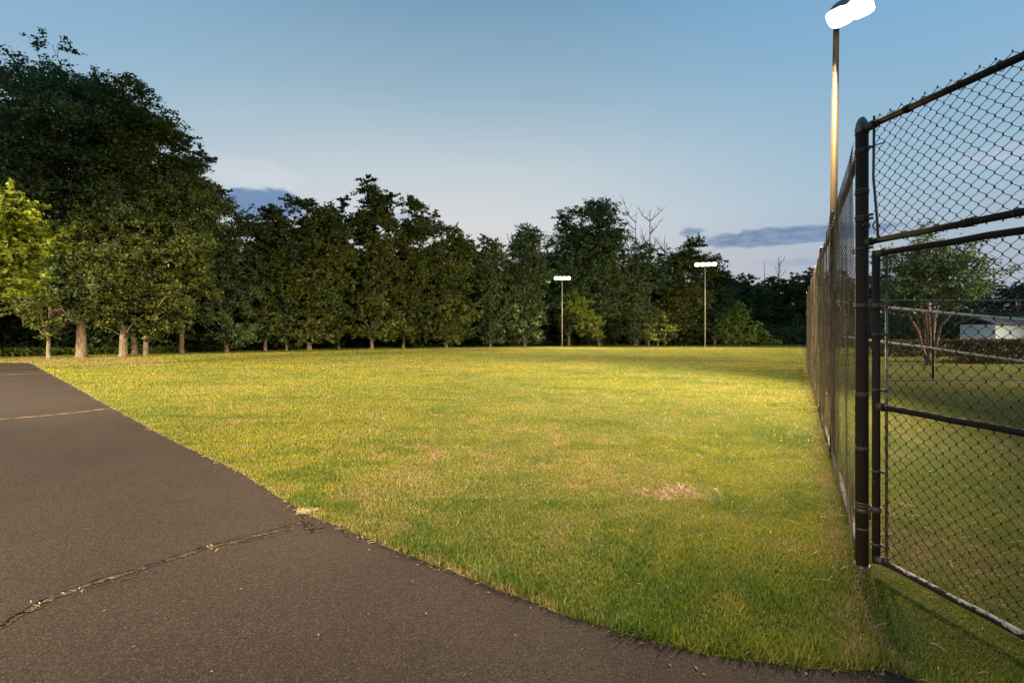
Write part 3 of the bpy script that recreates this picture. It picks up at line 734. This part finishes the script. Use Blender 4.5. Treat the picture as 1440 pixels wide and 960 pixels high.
G_OAK = 'oaks at the left end of the path'; G_ROW = 'trees along the far edge of the lawn'
specs = [
 # name, trunk px, D, top, R, crown base, trunk radius, crown px, kind, leaf, n, blobs, material, label, group
 ('oak_tree', 115, 25.5, 60, 128, 400, .27, 80, 'round', .15, 62000, 120, m_deep, 'tallest oak at the left with a thick pale trunk beside the path end', G_OAK),
 ('oak_tree', 173, 26.2, 104, 88, 420, .22, 185, 'round', .15, 40000, 90, m_oak, 'tall oak whose leaning pale trunk is second from the path end', G_OAK),
 ('oak_tree', 203, 27.2, 208, 78, 430, .17, 252, 'round', .15, 36000, 80, m_oak, 'oak with warm lit low branches, right of the leaning oak', G_OAK),
 ('oak_tree', 68, 24.5, 300, 60, 462, .11, 70, 'round', .15, 12000, 44, m_oak, 'slim young oak with a thin trunk at the very end of the path', G_OAK),
 ('oak_tree', 190, 29.5, 84, 66, 380, .18, 140, 'round', .15, 30000, 80, m_deep, 'dark oak trunk standing just behind and between two pale trunks', G_OAK),
 ('oak_tree', 20, 30, 150, 95, 400, .22, 10, 'round', .16, 24000, 70, m_deep, 'dark oak behind the bright maple at the left edge', G_OAK),
 ('oak_tree', -70, 25, 80, 95, 400, .25, -70, 'round', .18, 14000, 60, m_deep, 'oak beyond the left edge of the view', G_OAK),
 ('oak_tree', 318, 33, 262, 58, 440, .18, 306, 'tall', .16, 24000, 70, m_deep, 'dark rounded oak where the left group steps down to the cloud', G_OAK),
 ('oak_tree', 255, 31, 170, 42, 420, .18, 262, 'round', .16, 18000, 60, m_deep, 'oak with a jutting top branch above the left group slope', G_OAK),
 ('broadleaf_tree', 373, 36, 286, 42, 462, .15, 376, 'tall', .17, 18000, 64, m_oak, 'tree with twin tops right of the blue cloud gap', G_ROW),
 ('broadleaf_tree', 403, 37, 300, 30, 470, .10, 400, 'tall', .17, 9000, 44, m_deep, 'slim trunked tree between the twin topped tree and the bushy oak', G_ROW),
 ('broadleaf_tree', 435, 38.5, 268, 62, 470, .22, 440, 'tall', .17, 34000, 90, m_oak, 'wide bushy oak with foliage sweeping low over a stubby trunk', G_ROW),
 ('broadleaf_tree', 476, 43, 272, 34, 450, .15, 476, 'tall', .18, 12000, 50, m_deep, 'dark flat topped tree just behind the wide bushy oak', G_ROW),
 ('broadleaf_tree', 523, 42, 246, 44, 468, .17, 524, 'tall', .17, 26000, 80, m_oak, 'tall narrow tree with the highest rounded crown left of centre', G_ROW),
 ('broadleaf_tree', 567, 45, 274, 46, 466, .16, 585, 'tall', .17, 24000, 80, m_oak, 'tree with two pointed tops and warm lit lower branches', G_ROW),
 ('broadleaf_tree', 628, 48, 306, 48, 470, .17, 638, 'tall', .18, 22000, 74, m_oak, 'broad tree filling the middle of the row', G_ROW),
 ('broadleaf_tree', 690, 52, 320, 44, 470, .16, 684, 'tall', .18, 14000, 60, m_deep, 'lower dark tree where the row dips at the centre', G_ROW),
 ('broadleaf_tree', 738, 54, 308, 44, 472, .18, 738, 'tall', .18, 20000, 70, m_deep, 'airy round topped tree left of the far floodlight', G_ROW),
 ('broadleaf_tree', 800, 60, 282, 40, 460, .2, 802, 'tall', .19, 16000, 60, m_deep, 'tree rising directly behind the left far floodlight', G_ROW),
 ('broadleaf_tree', 845, 59, 266, 50, 460, .24, 842, 'tall', .19, 26000, 80, m_deep, 'tallest dark tree right of the left far floodlight', G_ROW),
 ('broadleaf_tree', 893, 58, 334, 42, 465, .17, 895, 'tall', .18, 16000, 60, m_deep, 'dense tree below the bare dead branches', G_ROW),
 ('broadleaf_tree', 718*1.305, 66, 345, 36, 465, .17, 938, 'tall', .19, 12000, 50, m_deep, 'dark tree between the dead branches and the right far floodlight', G_ROW),
 ('broadleaf_tree', 965, 60, 328, 40, 470, .17, 968, 'tall', .19, 18000, 66, m_oak, 'spiky topped tree left of the right far floodlight', G_ROW),
 ('broadleaf_tree', 1005, 66, 356, 36, 468, .17, 1005, 'tall', .19, 12000, 56, m_deep, 'tree behind the right far floodlight head', G_ROW),
]
for i, (nm, x, D, top, Rp, cbp, tr, cpx, kd, lf, nl, nb, mm, lb, gp) in enumerate(specs):
    far_ = D > 34
    put_tree(nm, x, 0, top, Rp*(.98 if far_ else 1.12), D=D, cb_px=cbp+(9 if far_ else 42 if cbp < 445 else 8), tr=tr*.85, seed=100+i, kind=kd, leaf=lf*(1.18 if far_ else .88), n_leaf=int(nl*(1.6 if far_ else 1.55)), blobscale=(1.0 if far_ else .86), nblob=nb, crown_px=cpx, m=mm, label=lb, group=gp)

far_specs = [(1040, 86, 378, 34), (1078, 92, 384, 30), (1112, 88, 382, 30), (1142, 84, 371, 34), (1182, 88, 372, 36), (1222, 84, 378, 34)]
far_lab = ['distant rounded tree just right of the right far floodlight', 'distant low tree under the two small dead snags', 'distant tree behind the far lawn strip',
           'distant taller tree at the end of the fence', 'distant tree seen through the fence mesh', 'distant tree behind the corner post']
for i, (x, D, top, Rp) in enumerate(far_specs):
    put_tree('woodland_tree', x, 0, top+3, Rp*1.35, D=D, cb_px=476, tr=.22, seed=300+i, kind='tall', leaf=.34, n_leaf=22000, nblob=56, m=m_deep, label=far_lab[i], group='distant trees beyond the far lawn')
for i, (x, D, top, Rp) in enumerate([(1270, 56, 392, 40), (1335, 60, 398, 42), (1395, 58, 388, 42), (1450, 56, 384, 44), (1520, 58, 380, 44)]):
    put_tree('woodland_tree', x, 0, top, Rp, D=D, cb_px=466, tr=.22, seed=330+i, kind='tall', leaf=.2, n_leaf=11000, nblob=56, m=m_deep,
             label=['tree beyond the myrtle, left side, seen through the gate', 'tree behind the myrtle crown seen through the gate', 'dark tree above the hedge seen through the gate', 'dark tree above the white shed', 'tree beyond the right edge of the view'][i], group='distant trees beyond the gate')

# special trees
put_tree('maple_tree', -48, 0, 256, 92, D=17, cb_px=425, tr=.16, seed=401, leaf=.15, n_leaf=15000, nblob=60, crown_px=2, m=m_maple, bark=m_bark2, label='bright yellow green maple reaching in from the left edge', group=None, kind='round', blobscale=.95)
put_tree('sapling', 843, 0, 402, 34, D=54.0, cb_px=474, tr=.07, seed=412, leaf=.22, n_leaf=3400, nblob=24, crown_px=808, m=m_maple, label='sparse bright young tree lit beside the left far floodlight', kind='tall', blobscale=1.0)
put_tree('sapling', 1042, 0, 424, 36, D=53, cb_px=482, tr=.08, seed=403, leaf=.2, n_leaf=8000, nblob=44, m=m_fresh, label='fresh green bushy young tree right of the right far floodlight', kind='low')
put_tree('shrub', 1076, 0, 464, 22, D=55, cb_px=484, tr=.06, seed=404, leaf=.2, n_leaf=2600, nblob=22, m=m_fresh, label='low spreading green shrub at the right end of the tree row', cat='shrub', kind='low')
put_tree('sapling', 925, 0, 430, 38, D=52.5, cb_px=478, tr=.08, seed=405, leaf=.2, n_leaf=6000, nblob=40, m=m_oak, label='small tree with tan trunk left of the right far floodlight', kind='low')
put_tree('sapling', 1170, 0, 466, 16, D=62, cb_px=480, tr=.06, seed=406, leaf=.2, n_leaf=1200, nblob=14, m=m_fresh, label='small shrub seen through the long fence', kind='low')

# crape myrtle seen through the gate: several stems fanning out
DM = 20.2; xm = px(1306, DM)
myr = thing('myrtle_tree', (xm, DM, 0), 'multi stemmed crape myrtle with tan stems on the lawn beyond the gate', 'tree')
rng = np.random.default_rng(77); mb = MB(); P = []; TT = []
mb.tube([(0, 0, -.2), (0, 0, .1), (.0, 0, .5)], [.24, .19, .15], 10)
tips = []
for k, (ax, ay, h) in enumerate([(-1.7, .2, 4.2), (-.9, -.5, 4.8), (-.1, .5, 5.2), (.7, -.4, 5.0), (1.6, .3, 4.4), (2.2, -.2, 3.9), (-2.0, -.3, 3.5), (.3, .9, 4.8)]):
    s = Vector((ax*.06, ay*.1, .3)); m1 = Vector((ax*.20+rng.normal()*.05, ay*.3, h*.40)); e_ = Vector((ax*.62, ay*1.1, h*.80)); tp_ = Vector((ax*1.0, ay*1.5, h*1.0))
    mb.tube([s, s.lerp(m1, .5)+Vector((rng.normal()*.04, 0, 0)), m1, m1.lerp(e_, .5)+Vector((rng.normal()*.08, 0, .05)), e_, tp_], [.075, .06, .048, .035, .022, .01], 7)
    for j in range(15):
        t_ = rng.uniform(.3, 1); b0 = m1.lerp(tp_, t_); d = Vector((rng.normal()+ax*.25, rng.normal(), rng.uniform(-.1, 1.0))).normalized()*rng.uniform(.6, 1.5)
        b1 = b0+d; b1.z = max(3.0, min(b1.z, 6.3-.42*abs(b1.x)))
        mb.tube([b0, b0.lerp(b1, .5)+Vector((0, 0, .06)), b1], [.018, .012, .004], 4, False); tips.append((b0, b1))
for b0, b1 in tips:
    n_ = 170; t_ = rng.random(n_)**.6*1.08
    p = np.array(b0)[None]+(np.array(b1)-np.array(b0))[None]*t_[:, None]+rng.normal(size=(n_, 3))*np.array([.17, .17, .11]); P.append(p); TT.append(np.clip(rng.uniform(.2, .8)+rng.normal(0, .15, n_), 0, 1))
P = np.concatenate(P); TT = np.concatenate(TT); V, Q = leaf_quads(P, .10, rng)
mb.build('trunk', m_bark2, myr); link('crown', big_mesh('crown', V, Q, {'tone': np.repeat(TT, 4)}), m_deep, myr)

# dead trees above the row
def dead(x, D, top, seed, label, spread=1.0, tr=.16, nb=9):
    r_ = random.Random(seed); z0 = gz(D); H = zy(top, D)-z0
    th = thing('dead_tree', (px(x, D), D, z0), label, 'dead tree', 'dead trees')
    mb = MB(); tp = [Vector((0, 0, -.2))]
    for k in range(1, 9): tp.append(Vector((tp[-1].x+r_.uniform(-.12, .12)*spread, tp[-1].y+r_.uniform(-.1, .1), H*k/8)))
    mb.tube(tp, [tr*(1-.85*k/8) for k in range(9)], 8); mb.build('trunk', m_dead, th)
    mb = MB()
    for k in range(nb):
        h = r_.uniform(.55, .93); i = int(h*8); s = tp[i].lerp(tp[min(i+1, 8)], h*8-i); sg = r_.choice((-1, 1)); L = H*r_.uniform(.07, .20)*spread
        p = [s]; d = Vector((sg*r_.uniform(.5, 1), r_.uniform(-.5, .5), r_.uniform(.5, .9)))
        for j in range(4):
            d = (d+Vector((r_.uniform(-.3, .3), r_.uniform(-.3, .3), r_.uniform(.05, .4)))).normalized(); p.append(p[-1]+d*L/4)
        mb.tube(p, [.07, .055, .04, .028, .012], 5)
        for j in (1, 2, 3):
            q = p[j]; dd = Vector((r_.uniform(-1, 1), r_.uniform(-.5, .5), r_.uniform(.3, 1))).normalized(); mb.tube([q, q+dd*L*.2, q+dd*L*.35+Vector((0, 0, .15))], [.03, .02, .008], 4)
    mb.build('branch', m_dead, th)
dead(912, 62, 294, 5, 'tall bare dead tree rising above the row at right of centre', .9, .2, 12)
dead(896, 62, 300, 9, 'crooked bare dead tree leaning left of the tall dead one', 1.3, .16, 10)
dead(1076, 100, 367, 12, 'small dead snag on the distant skyline, left of its pair', .8, .2, 5)
dead(1091, 100, 364, 15, 'small dead snag on the distant skyline, right of its pair', 1.1, .2, 7)
dead(935, 62, 330, 18, 'short bare snag beside the spiky topped tree', .8, .14, 7)

# woodland behind the front row reads as one dark mass
linex = [-160, 0, 100, 200, 300, 400, 500, 600, 700, 800, 900, 1000, 1060]
lineD = [24, 25, 27, 29, 34, 40, 45, 50, 55, 62, 64, 66, 70]
sky_y = {-160: 110, 0: 250, 60: 240, 150: 250, 230: 280, 300: 300, 345: 320, 400: 325, 460: 320, 525: 320, 600: 335, 700: 345, 830: 310, 880: 350, 1000: 372, 1060: 392, 1180: 392}
kx = sorted(sky_y); r = random.Random(44)
protos = []
for k in range(4):
    mb, V, Q, tn = tree_meshes(12, 3.9, 1.2, .2, 500+k, 'tall', .42, 4600, 50)
    tv = np.array(mb.v, dtype=np.float32); tq = np.array([q for q in mb.f if len(q) == 4])
    protos.append((V, tn, tv, tq))
WV = []; WT = []; BV = []; BQ = []; nb_ = 0; cnt = 0
for row, dd in enumerate((5.5, 11, 18)):
    x = -150.0 + row*17
    while x < (1040 if row < 2 else 1190):
        D = float(np.interp(x, linex, lineD))+dd+r.uniform(-1, 1); top = float(np.interp(x, kx, [sky_y[q] for q in kx]))+r.uniform(4, 30)+6
        z0 = gz(D); H = min(zy(top, D)-z0, 17); s_ = H/12.0; w = s_**.55*r.uniform(.95, 1.2); a_ = r.uniform(0, 6.28)
        M = np.array([[math.cos(a_)*w, -math.sin(a_)*w, 0], [math.sin(a_)*w, math.cos(a_)*w, 0], [0, 0, s_]]); off = np.array([px(x, D), D, z0])
        V, tn, tv, tq = protos[cnt % 4]; cnt += 1
        WV.append(V@M.T+off); WT.append(tn); BV.append(tv@M.T+off); BQ.append(tq+nb_); nb_ += len(tv)
        x += 3.0*w/D*F*r.uniform(.85, 1.15)
WV = np.concatenate(WV); wood = tag(link('woodland', big_mesh('woodland', WV, np.arange(len(WV)).reshape(-1, 4), {'tone': np.concatenate(WT)}), m_deep), 'dark woodland filling the gaps behind the front trees', kind='stuff')
link('woodland_trunks', big_mesh('woodland_trunks', np.concatenate(BV), np.concatenate(BQ)), m_bark, wood)

# understory: the dark tangle beneath the trees
rng = np.random.default_rng(91)
def mass(n, xlo, xhi, dfun, hmax, thick, leafs, seed):
    rg = np.random.default_rng(seed); xx = rg.uniform(xlo, xhi, n); D = dfun(xx)+rg.random(n)*thick
    X_ = (xx-CX)/F*D; hh = hmax*(.35+.9*fbm(X_, D, .35, seed)); z = ground_z(D)+rg.random(n)**.8*hh+.03
    return np.stack([X_, D, z], 1)
C1 = mass(60000, -170, 1075, lambda x: np.interp(x, linex, lineD)+3.2, 3.4, 5.5, .25, 7)
C2 = mass(26000, 1060, 1560, lambda x: np.interp(x, [1060, 1150, 1240, 1560], [78, 76, 50, 50]), 4.0, 8, .3, 8)
C3 = mass(50000, -170, 1075, lambda x: np.interp(x, linex, lineD)+11, 5.5, 6, .3, 17)
CC = np.concatenate([C1, C2, C3]); V, Q = leaf_quads(CC, .34, rng)
tag(link('undergrowth', big_mesh('undergrowth', V, Q, {'tone': np.repeat(np.clip(rng.normal(.3, .2, len(CC)), 0, 1), 4)}), m_deep), 'dark shrubby undergrowth below the woodland', 'undergrowth', kind='stuff')
# low ground cover right at the wood edge
C4 = mass(9000, -120, 420, lambda x: np.interp(x, linex, lineD)+.9, .45, 2.2, .1, 27); V, Q = leaf_quads(C4, .14, rng)
tag(link('ground_cover', big_mesh('ground_cover', V, Q, {'tone': np.repeat(rng.random(len(C4)), 4)}), m_oak), 'low leafy ground cover at the feet of the oaks', 'ground cover', kind='stuff')

# ------------------------------------------------------------------ hedge and shed beyond the gate
def hedge(x0, x1, D, ytop, ybot, label, seed):
    rg = np.random.default_rng(seed); X0, X1 = px(x0, D), px(x1, D); H = zy(ytop, D)-gz(D)
    th = thing('hedge', ((X0+X1)/2, D, gz(D)), label, 'hedge', 'clipped hedges beyond the gate')
    n_ = int((X1-X0)*2600); p = rg.random((n_, 3)); face = rg.random(n_)
    p[:, 1] = np.where(face < .5, p[:, 1]*.12, p[:, 1]); p[:, 2] = np.where((face > .5) & (face < .8), 1-p[:, 2]*.1, p[:, 2])
    P_ = np.stack([(p[:, 0]-.5)*(X1-X0), p[:, 1]*1.1-.4, p[:, 2]*H], 1)+rg.normal(size=(n_, 3))*.05
    V, Q = leaf_quads(P_, .10, rg, .2); link('foliage', big_mesh('foliage', V, Q, {'tone': np.repeat(rg.random(n_), 4)}), m_hedge, th)
    mb = MB()
    for k in range(int((X1-X0)/.5)):
        x = X0-(X0+X1)/2+.25+k*.5; mb.tube([(x, 0, -.05), (x+rg.normal()*.05, 0, H*.7)], [.03, .015], 5)
    mb.build('stem', m_bark, th)
hedge(1338, 1480, 21.5, 479, 513, 'reddish clipped hedge in front of the white shed', 1)
hedge(1228, 1332, 27, 480, 500, 'lower dark hedge left of the reddish one behind the myrtle', 2)
DS = 38; zs = gz(DS)
shed = thing('shed', (px(1455, DS), DS, zs), 'low white shed with a grey roof beyond the hedge', 'shed')
m_white, t, o = mat('white siding'); oc = objco(t)
wv = t.node('ShaderNodeTexWave', wave_type='BANDS', bands_direction='Z'); t.l.new(oc, wv.inputs[0]); wv.inputs['Scale'].default_value = 2.2
principled(t, o, (.55, .60, .66, 1), .6, wv.outputs['Fac'], .4, .02)
m_roof, t, o = mat('grey shingles'); oc = objco(t); principled(t, o, t.mix(t.noise(oc, 5, 5), (.10, .10, .11, 1), (.17, .17, .18, 1)), .9)
m_trim, t, o = mat('grey trim'); principled(t, o, (.30, .32, .35, 1), .6)
wz = zy(456, DS)-zs; W = 2*(px(1455, DS)-px(1400, DS))
mb = MB(); mb.box((0, 1.5, wz/2), (W, 3, wz)); mb.build('wall', m_white, shed, False)
mb = MB(); hw = W/2+.25; rz = zy(448, DS)-zs
mb.add([(-hw, -.3, wz-.02), (hw, -.3, wz-.02), (hw, 1.5, rz+.1), (-hw, 1.5, rz+.1), (hw, 3.3, wz-.02), (-hw, 3.3, wz-.02), (-hw, -.3, wz+.08), (hw, -.3, wz+.08), (hw, 1.5, rz+.2), (-hw, 1.5, rz+.2), (hw, 3.3, wz+.08), (-hw, 3.3, wz+.08)],
       [(0, 3, 2, 1), (3, 5, 4, 2), (6, 7, 8, 9), (9, 8, 10, 11), (0, 1, 7, 6), (4, 5, 11, 10), (0, 6, 9, 3), (3, 9, 11, 5), (1, 2, 8, 7), (2, 4, 10, 8)])
mb.build('roof', m_roof, shed, False)
mb = MB(); mb.box((1.6, -.03, 1.0), (.95, .05, 2.0)); mb.build('door', m_trim, shed, False)

# ------------------------------------------------------------------ floodlights
WARM = (1.0, 0.80, 0.50)
m_pole, t, o = mat('bronze pole'); oc = objco(t); principled(t, o, t.mix(t.noise(oc, 4, 4), (.085, .055, .025, 1), (.13, .085, .036, 1)), .5, metal=.2)
m_pole2, t, o = mat('pale steel pole'); oc = objco(t); principled(t, o, t.mix(t.noise(oc, 4, 4), (.22, .20, .16, 1), (.34, .31, .25, 1)), .5, metal=.2)
m_house, t, o = mat('lamp housing'); principled(t, o, (.16, .14, .12, 1), .5, metal=.3)
m_lens, t, o = mat('lit lamp lens'); em = t.node('ShaderNodeEmission'); em.inputs[0].default_value = (1, .86, .62, 1); em.inputs[1].default_value = 4.5; t.l.new(em.outputs[0], o.inputs[0])
def floodlight(x, y, H, aim, label, nh=4, hw=.62, hs=.55, power=9000, pitch=42, arm=.25, prad=.075, spot=110, lean=(0, 0), head=(.5, .42, .34), tiltp=50, offset=0.0, beam_aim=None, soft=.45):
    z0 = gz(y); th = thing('floodlight', (x, y, z0), label, 'floodlight', 'floodlight poles round the playing field')
    mb = MB(); mb.tube([(0, 0, -.2), (lean[0]*.5, lean[1]*.5, H*.5), (lean[0], lean[1], H)], [prad, prad*.9, prad*.72], 4 if prad > .09 else 12, True); mb.build('pole', m_pole if prad > .08 else m_pole2, th, smooth=prad <= .09)
    mb = MB(); mb.tube([(0, 0, 0), (0, 0, .06)], prad*1.9, 12); mb.build('base_plate', m_house, th)
    d = Vector((math.sin(aim), math.cos(aim), 0)); s_ = Vector((d.y, -d.x, 0)); top = Vector((lean[0], lean[1], H))
    W = hw*(nh-1)/2
    mb = MB(); a0 = s_*offset
    mb.tube([top-s_*(W+.1-offset)+Vector((0, 0, .0)), top+s_*(W+.1+offset)], .04, 8); mb.tube([top-Vector((0, 0, .02)), top+Vector((0, 0, .05))], prad, 10); mb.build('crossarm', m_house, th)
    p_ = R(tiltp); f = (d*math.cos(p_)-Vector((0, 0, math.sin(p_)))).normalized(); u = s_.cross(f).normalized()
    for k in range(nh):
        c_ = top+s_*(-W+hw*k+offset)+d*arm+Vector((0, 0, .02))
        hx, hy, hz = head
        NS = 14; lip = []
        def loop(zf, sx, m_=0):
            out = []
            for j in range(NS):
                a_ = 2*math.pi*j/NS; ca, sa = math.cos(a_), math.sin(a_); e_ = 2/3.2   # squared circle
                out.append(c_+s_*math.copysign(abs(ca)**e_, ca)*hx/2*sx+u*math.copysign(abs(sa)**e_, sa)*hy/2*sx+f*zf)
            return out
        def skin(mb, loops, cap0=True):
            V = [v for lp in loops for v in lp]
            Fc = [(i*NS+j, i*NS+(j+1) % NS, (i+1)*NS+(j+1) % NS, (i+1)*NS+j) for i in range(len(loops)-1) for j in range(NS)]
            if cap0: Fc.append(tuple(range(NS-1, -1, -1)))
            Fc.append(tuple((len(loops)-1)*NS+j for j in range(NS))); mb.add(V, Fc)
        mb = MB(); skin(mb, [loop(-hz*.62, .30), loop(-hz*.5, .42), loop(-hz*.15, .72), loop(hz*.42, .95), loop(hz*.42, 1.0), loop(hz*.5, 1.0)])
        mb.tube([top+s_*(-W+hw*k+offset), c_-f*hz*.55], .03, 6); hd = mb.build('lamp_head', m_house, th, False)
        mb = MB(); skin(mb, [loop(hz*.5+.004, 1.01), loop(hz*.5+.035, .90), loop(hz*.5+.055, .5)]); mb.build('lens', m_lens, hd, True)
    ld = bpy.data.lights.new('floodlight beam', 'SPOT'); ld.energy = power; ld.color = WARM; ld.spot_size = R(spot); ld.spot_blend = .55; ld.shadow_soft_size = soft
    lo = bpy.data.objects.new('beam', ld); col.objects.link(lo); lo.parent = th
    if beam_aim is not None: d = Vector((math.sin(beam_aim), math.cos(beam_aim), 0))
    g = (d*math.cos(R(pitch))-Vector((0, 0, math.sin(R(pitch))))).normalized()
    lo.location = top+d*(arm+.55)+s_*offset+Vector((0, 0, -.45)); lo.rotation_euler = g.to_track_quat('-Z', 'Y').to_euler()
    return th
# near pole just behind the fence, the two far ones, and three added, unseen poles that light the trees and lawn
floodlight(7.45, 11.3, 8.78, R(-125), 'tall near floodlight pole rising behind the long chain link fence', nh=2, hw=.40, power=27000, pitch=47, arm=.25, prad=.085, spot=116, lean=(.13, 0), head=(.50, .50, .44), tiltp=62, offset=-.40, beam_aim=R(-80))
floodlight(px(790.5, 52.5), 52.5, zy(391, 52.5)-gz(52.5), R(183), 'left of the two far floodlights, standing before the dark trees', nh=4, hw=.44, power=26000, pitch=38, prad=.075, spot=130, head=(.45, .42, .3), tiltp=28)
floodlight(px(991.5, 52), 52, 8.35-gz(52), R(193), 'right of the two far floodlights, at the right end of the tree row', nh=4, hw=.56, power=26000, pitch=38, prad=.075, spot=130, head=(.56, .44, .3), tiltp=28)
floodlight(-15, -11, 9.2, R(12), 'added unseen floodlight pole behind the viewer to the left', nh=4, soft=1.3, power=92000, pitch=34, spot=80)  # added lamp out of view, brightens tree fronts and lawn
floodlight(-29, 1, 9.2, R(38), 'added unseen floodlight pole beyond the left edge of the path', nh=4, soft=1.3, power=105000, pitch=36, spot=78)  # added lamp out of view, lights the oaks, the maple and the row
floodlight(41, 12, 9.2, R(-48), 'added unseen floodlight pole on the right lawn well beyond the gate', nh=4, soft=1.6, power=105000, pitch=33, spot=96)  # added lamp out of view, lights the right lawn and the far trees
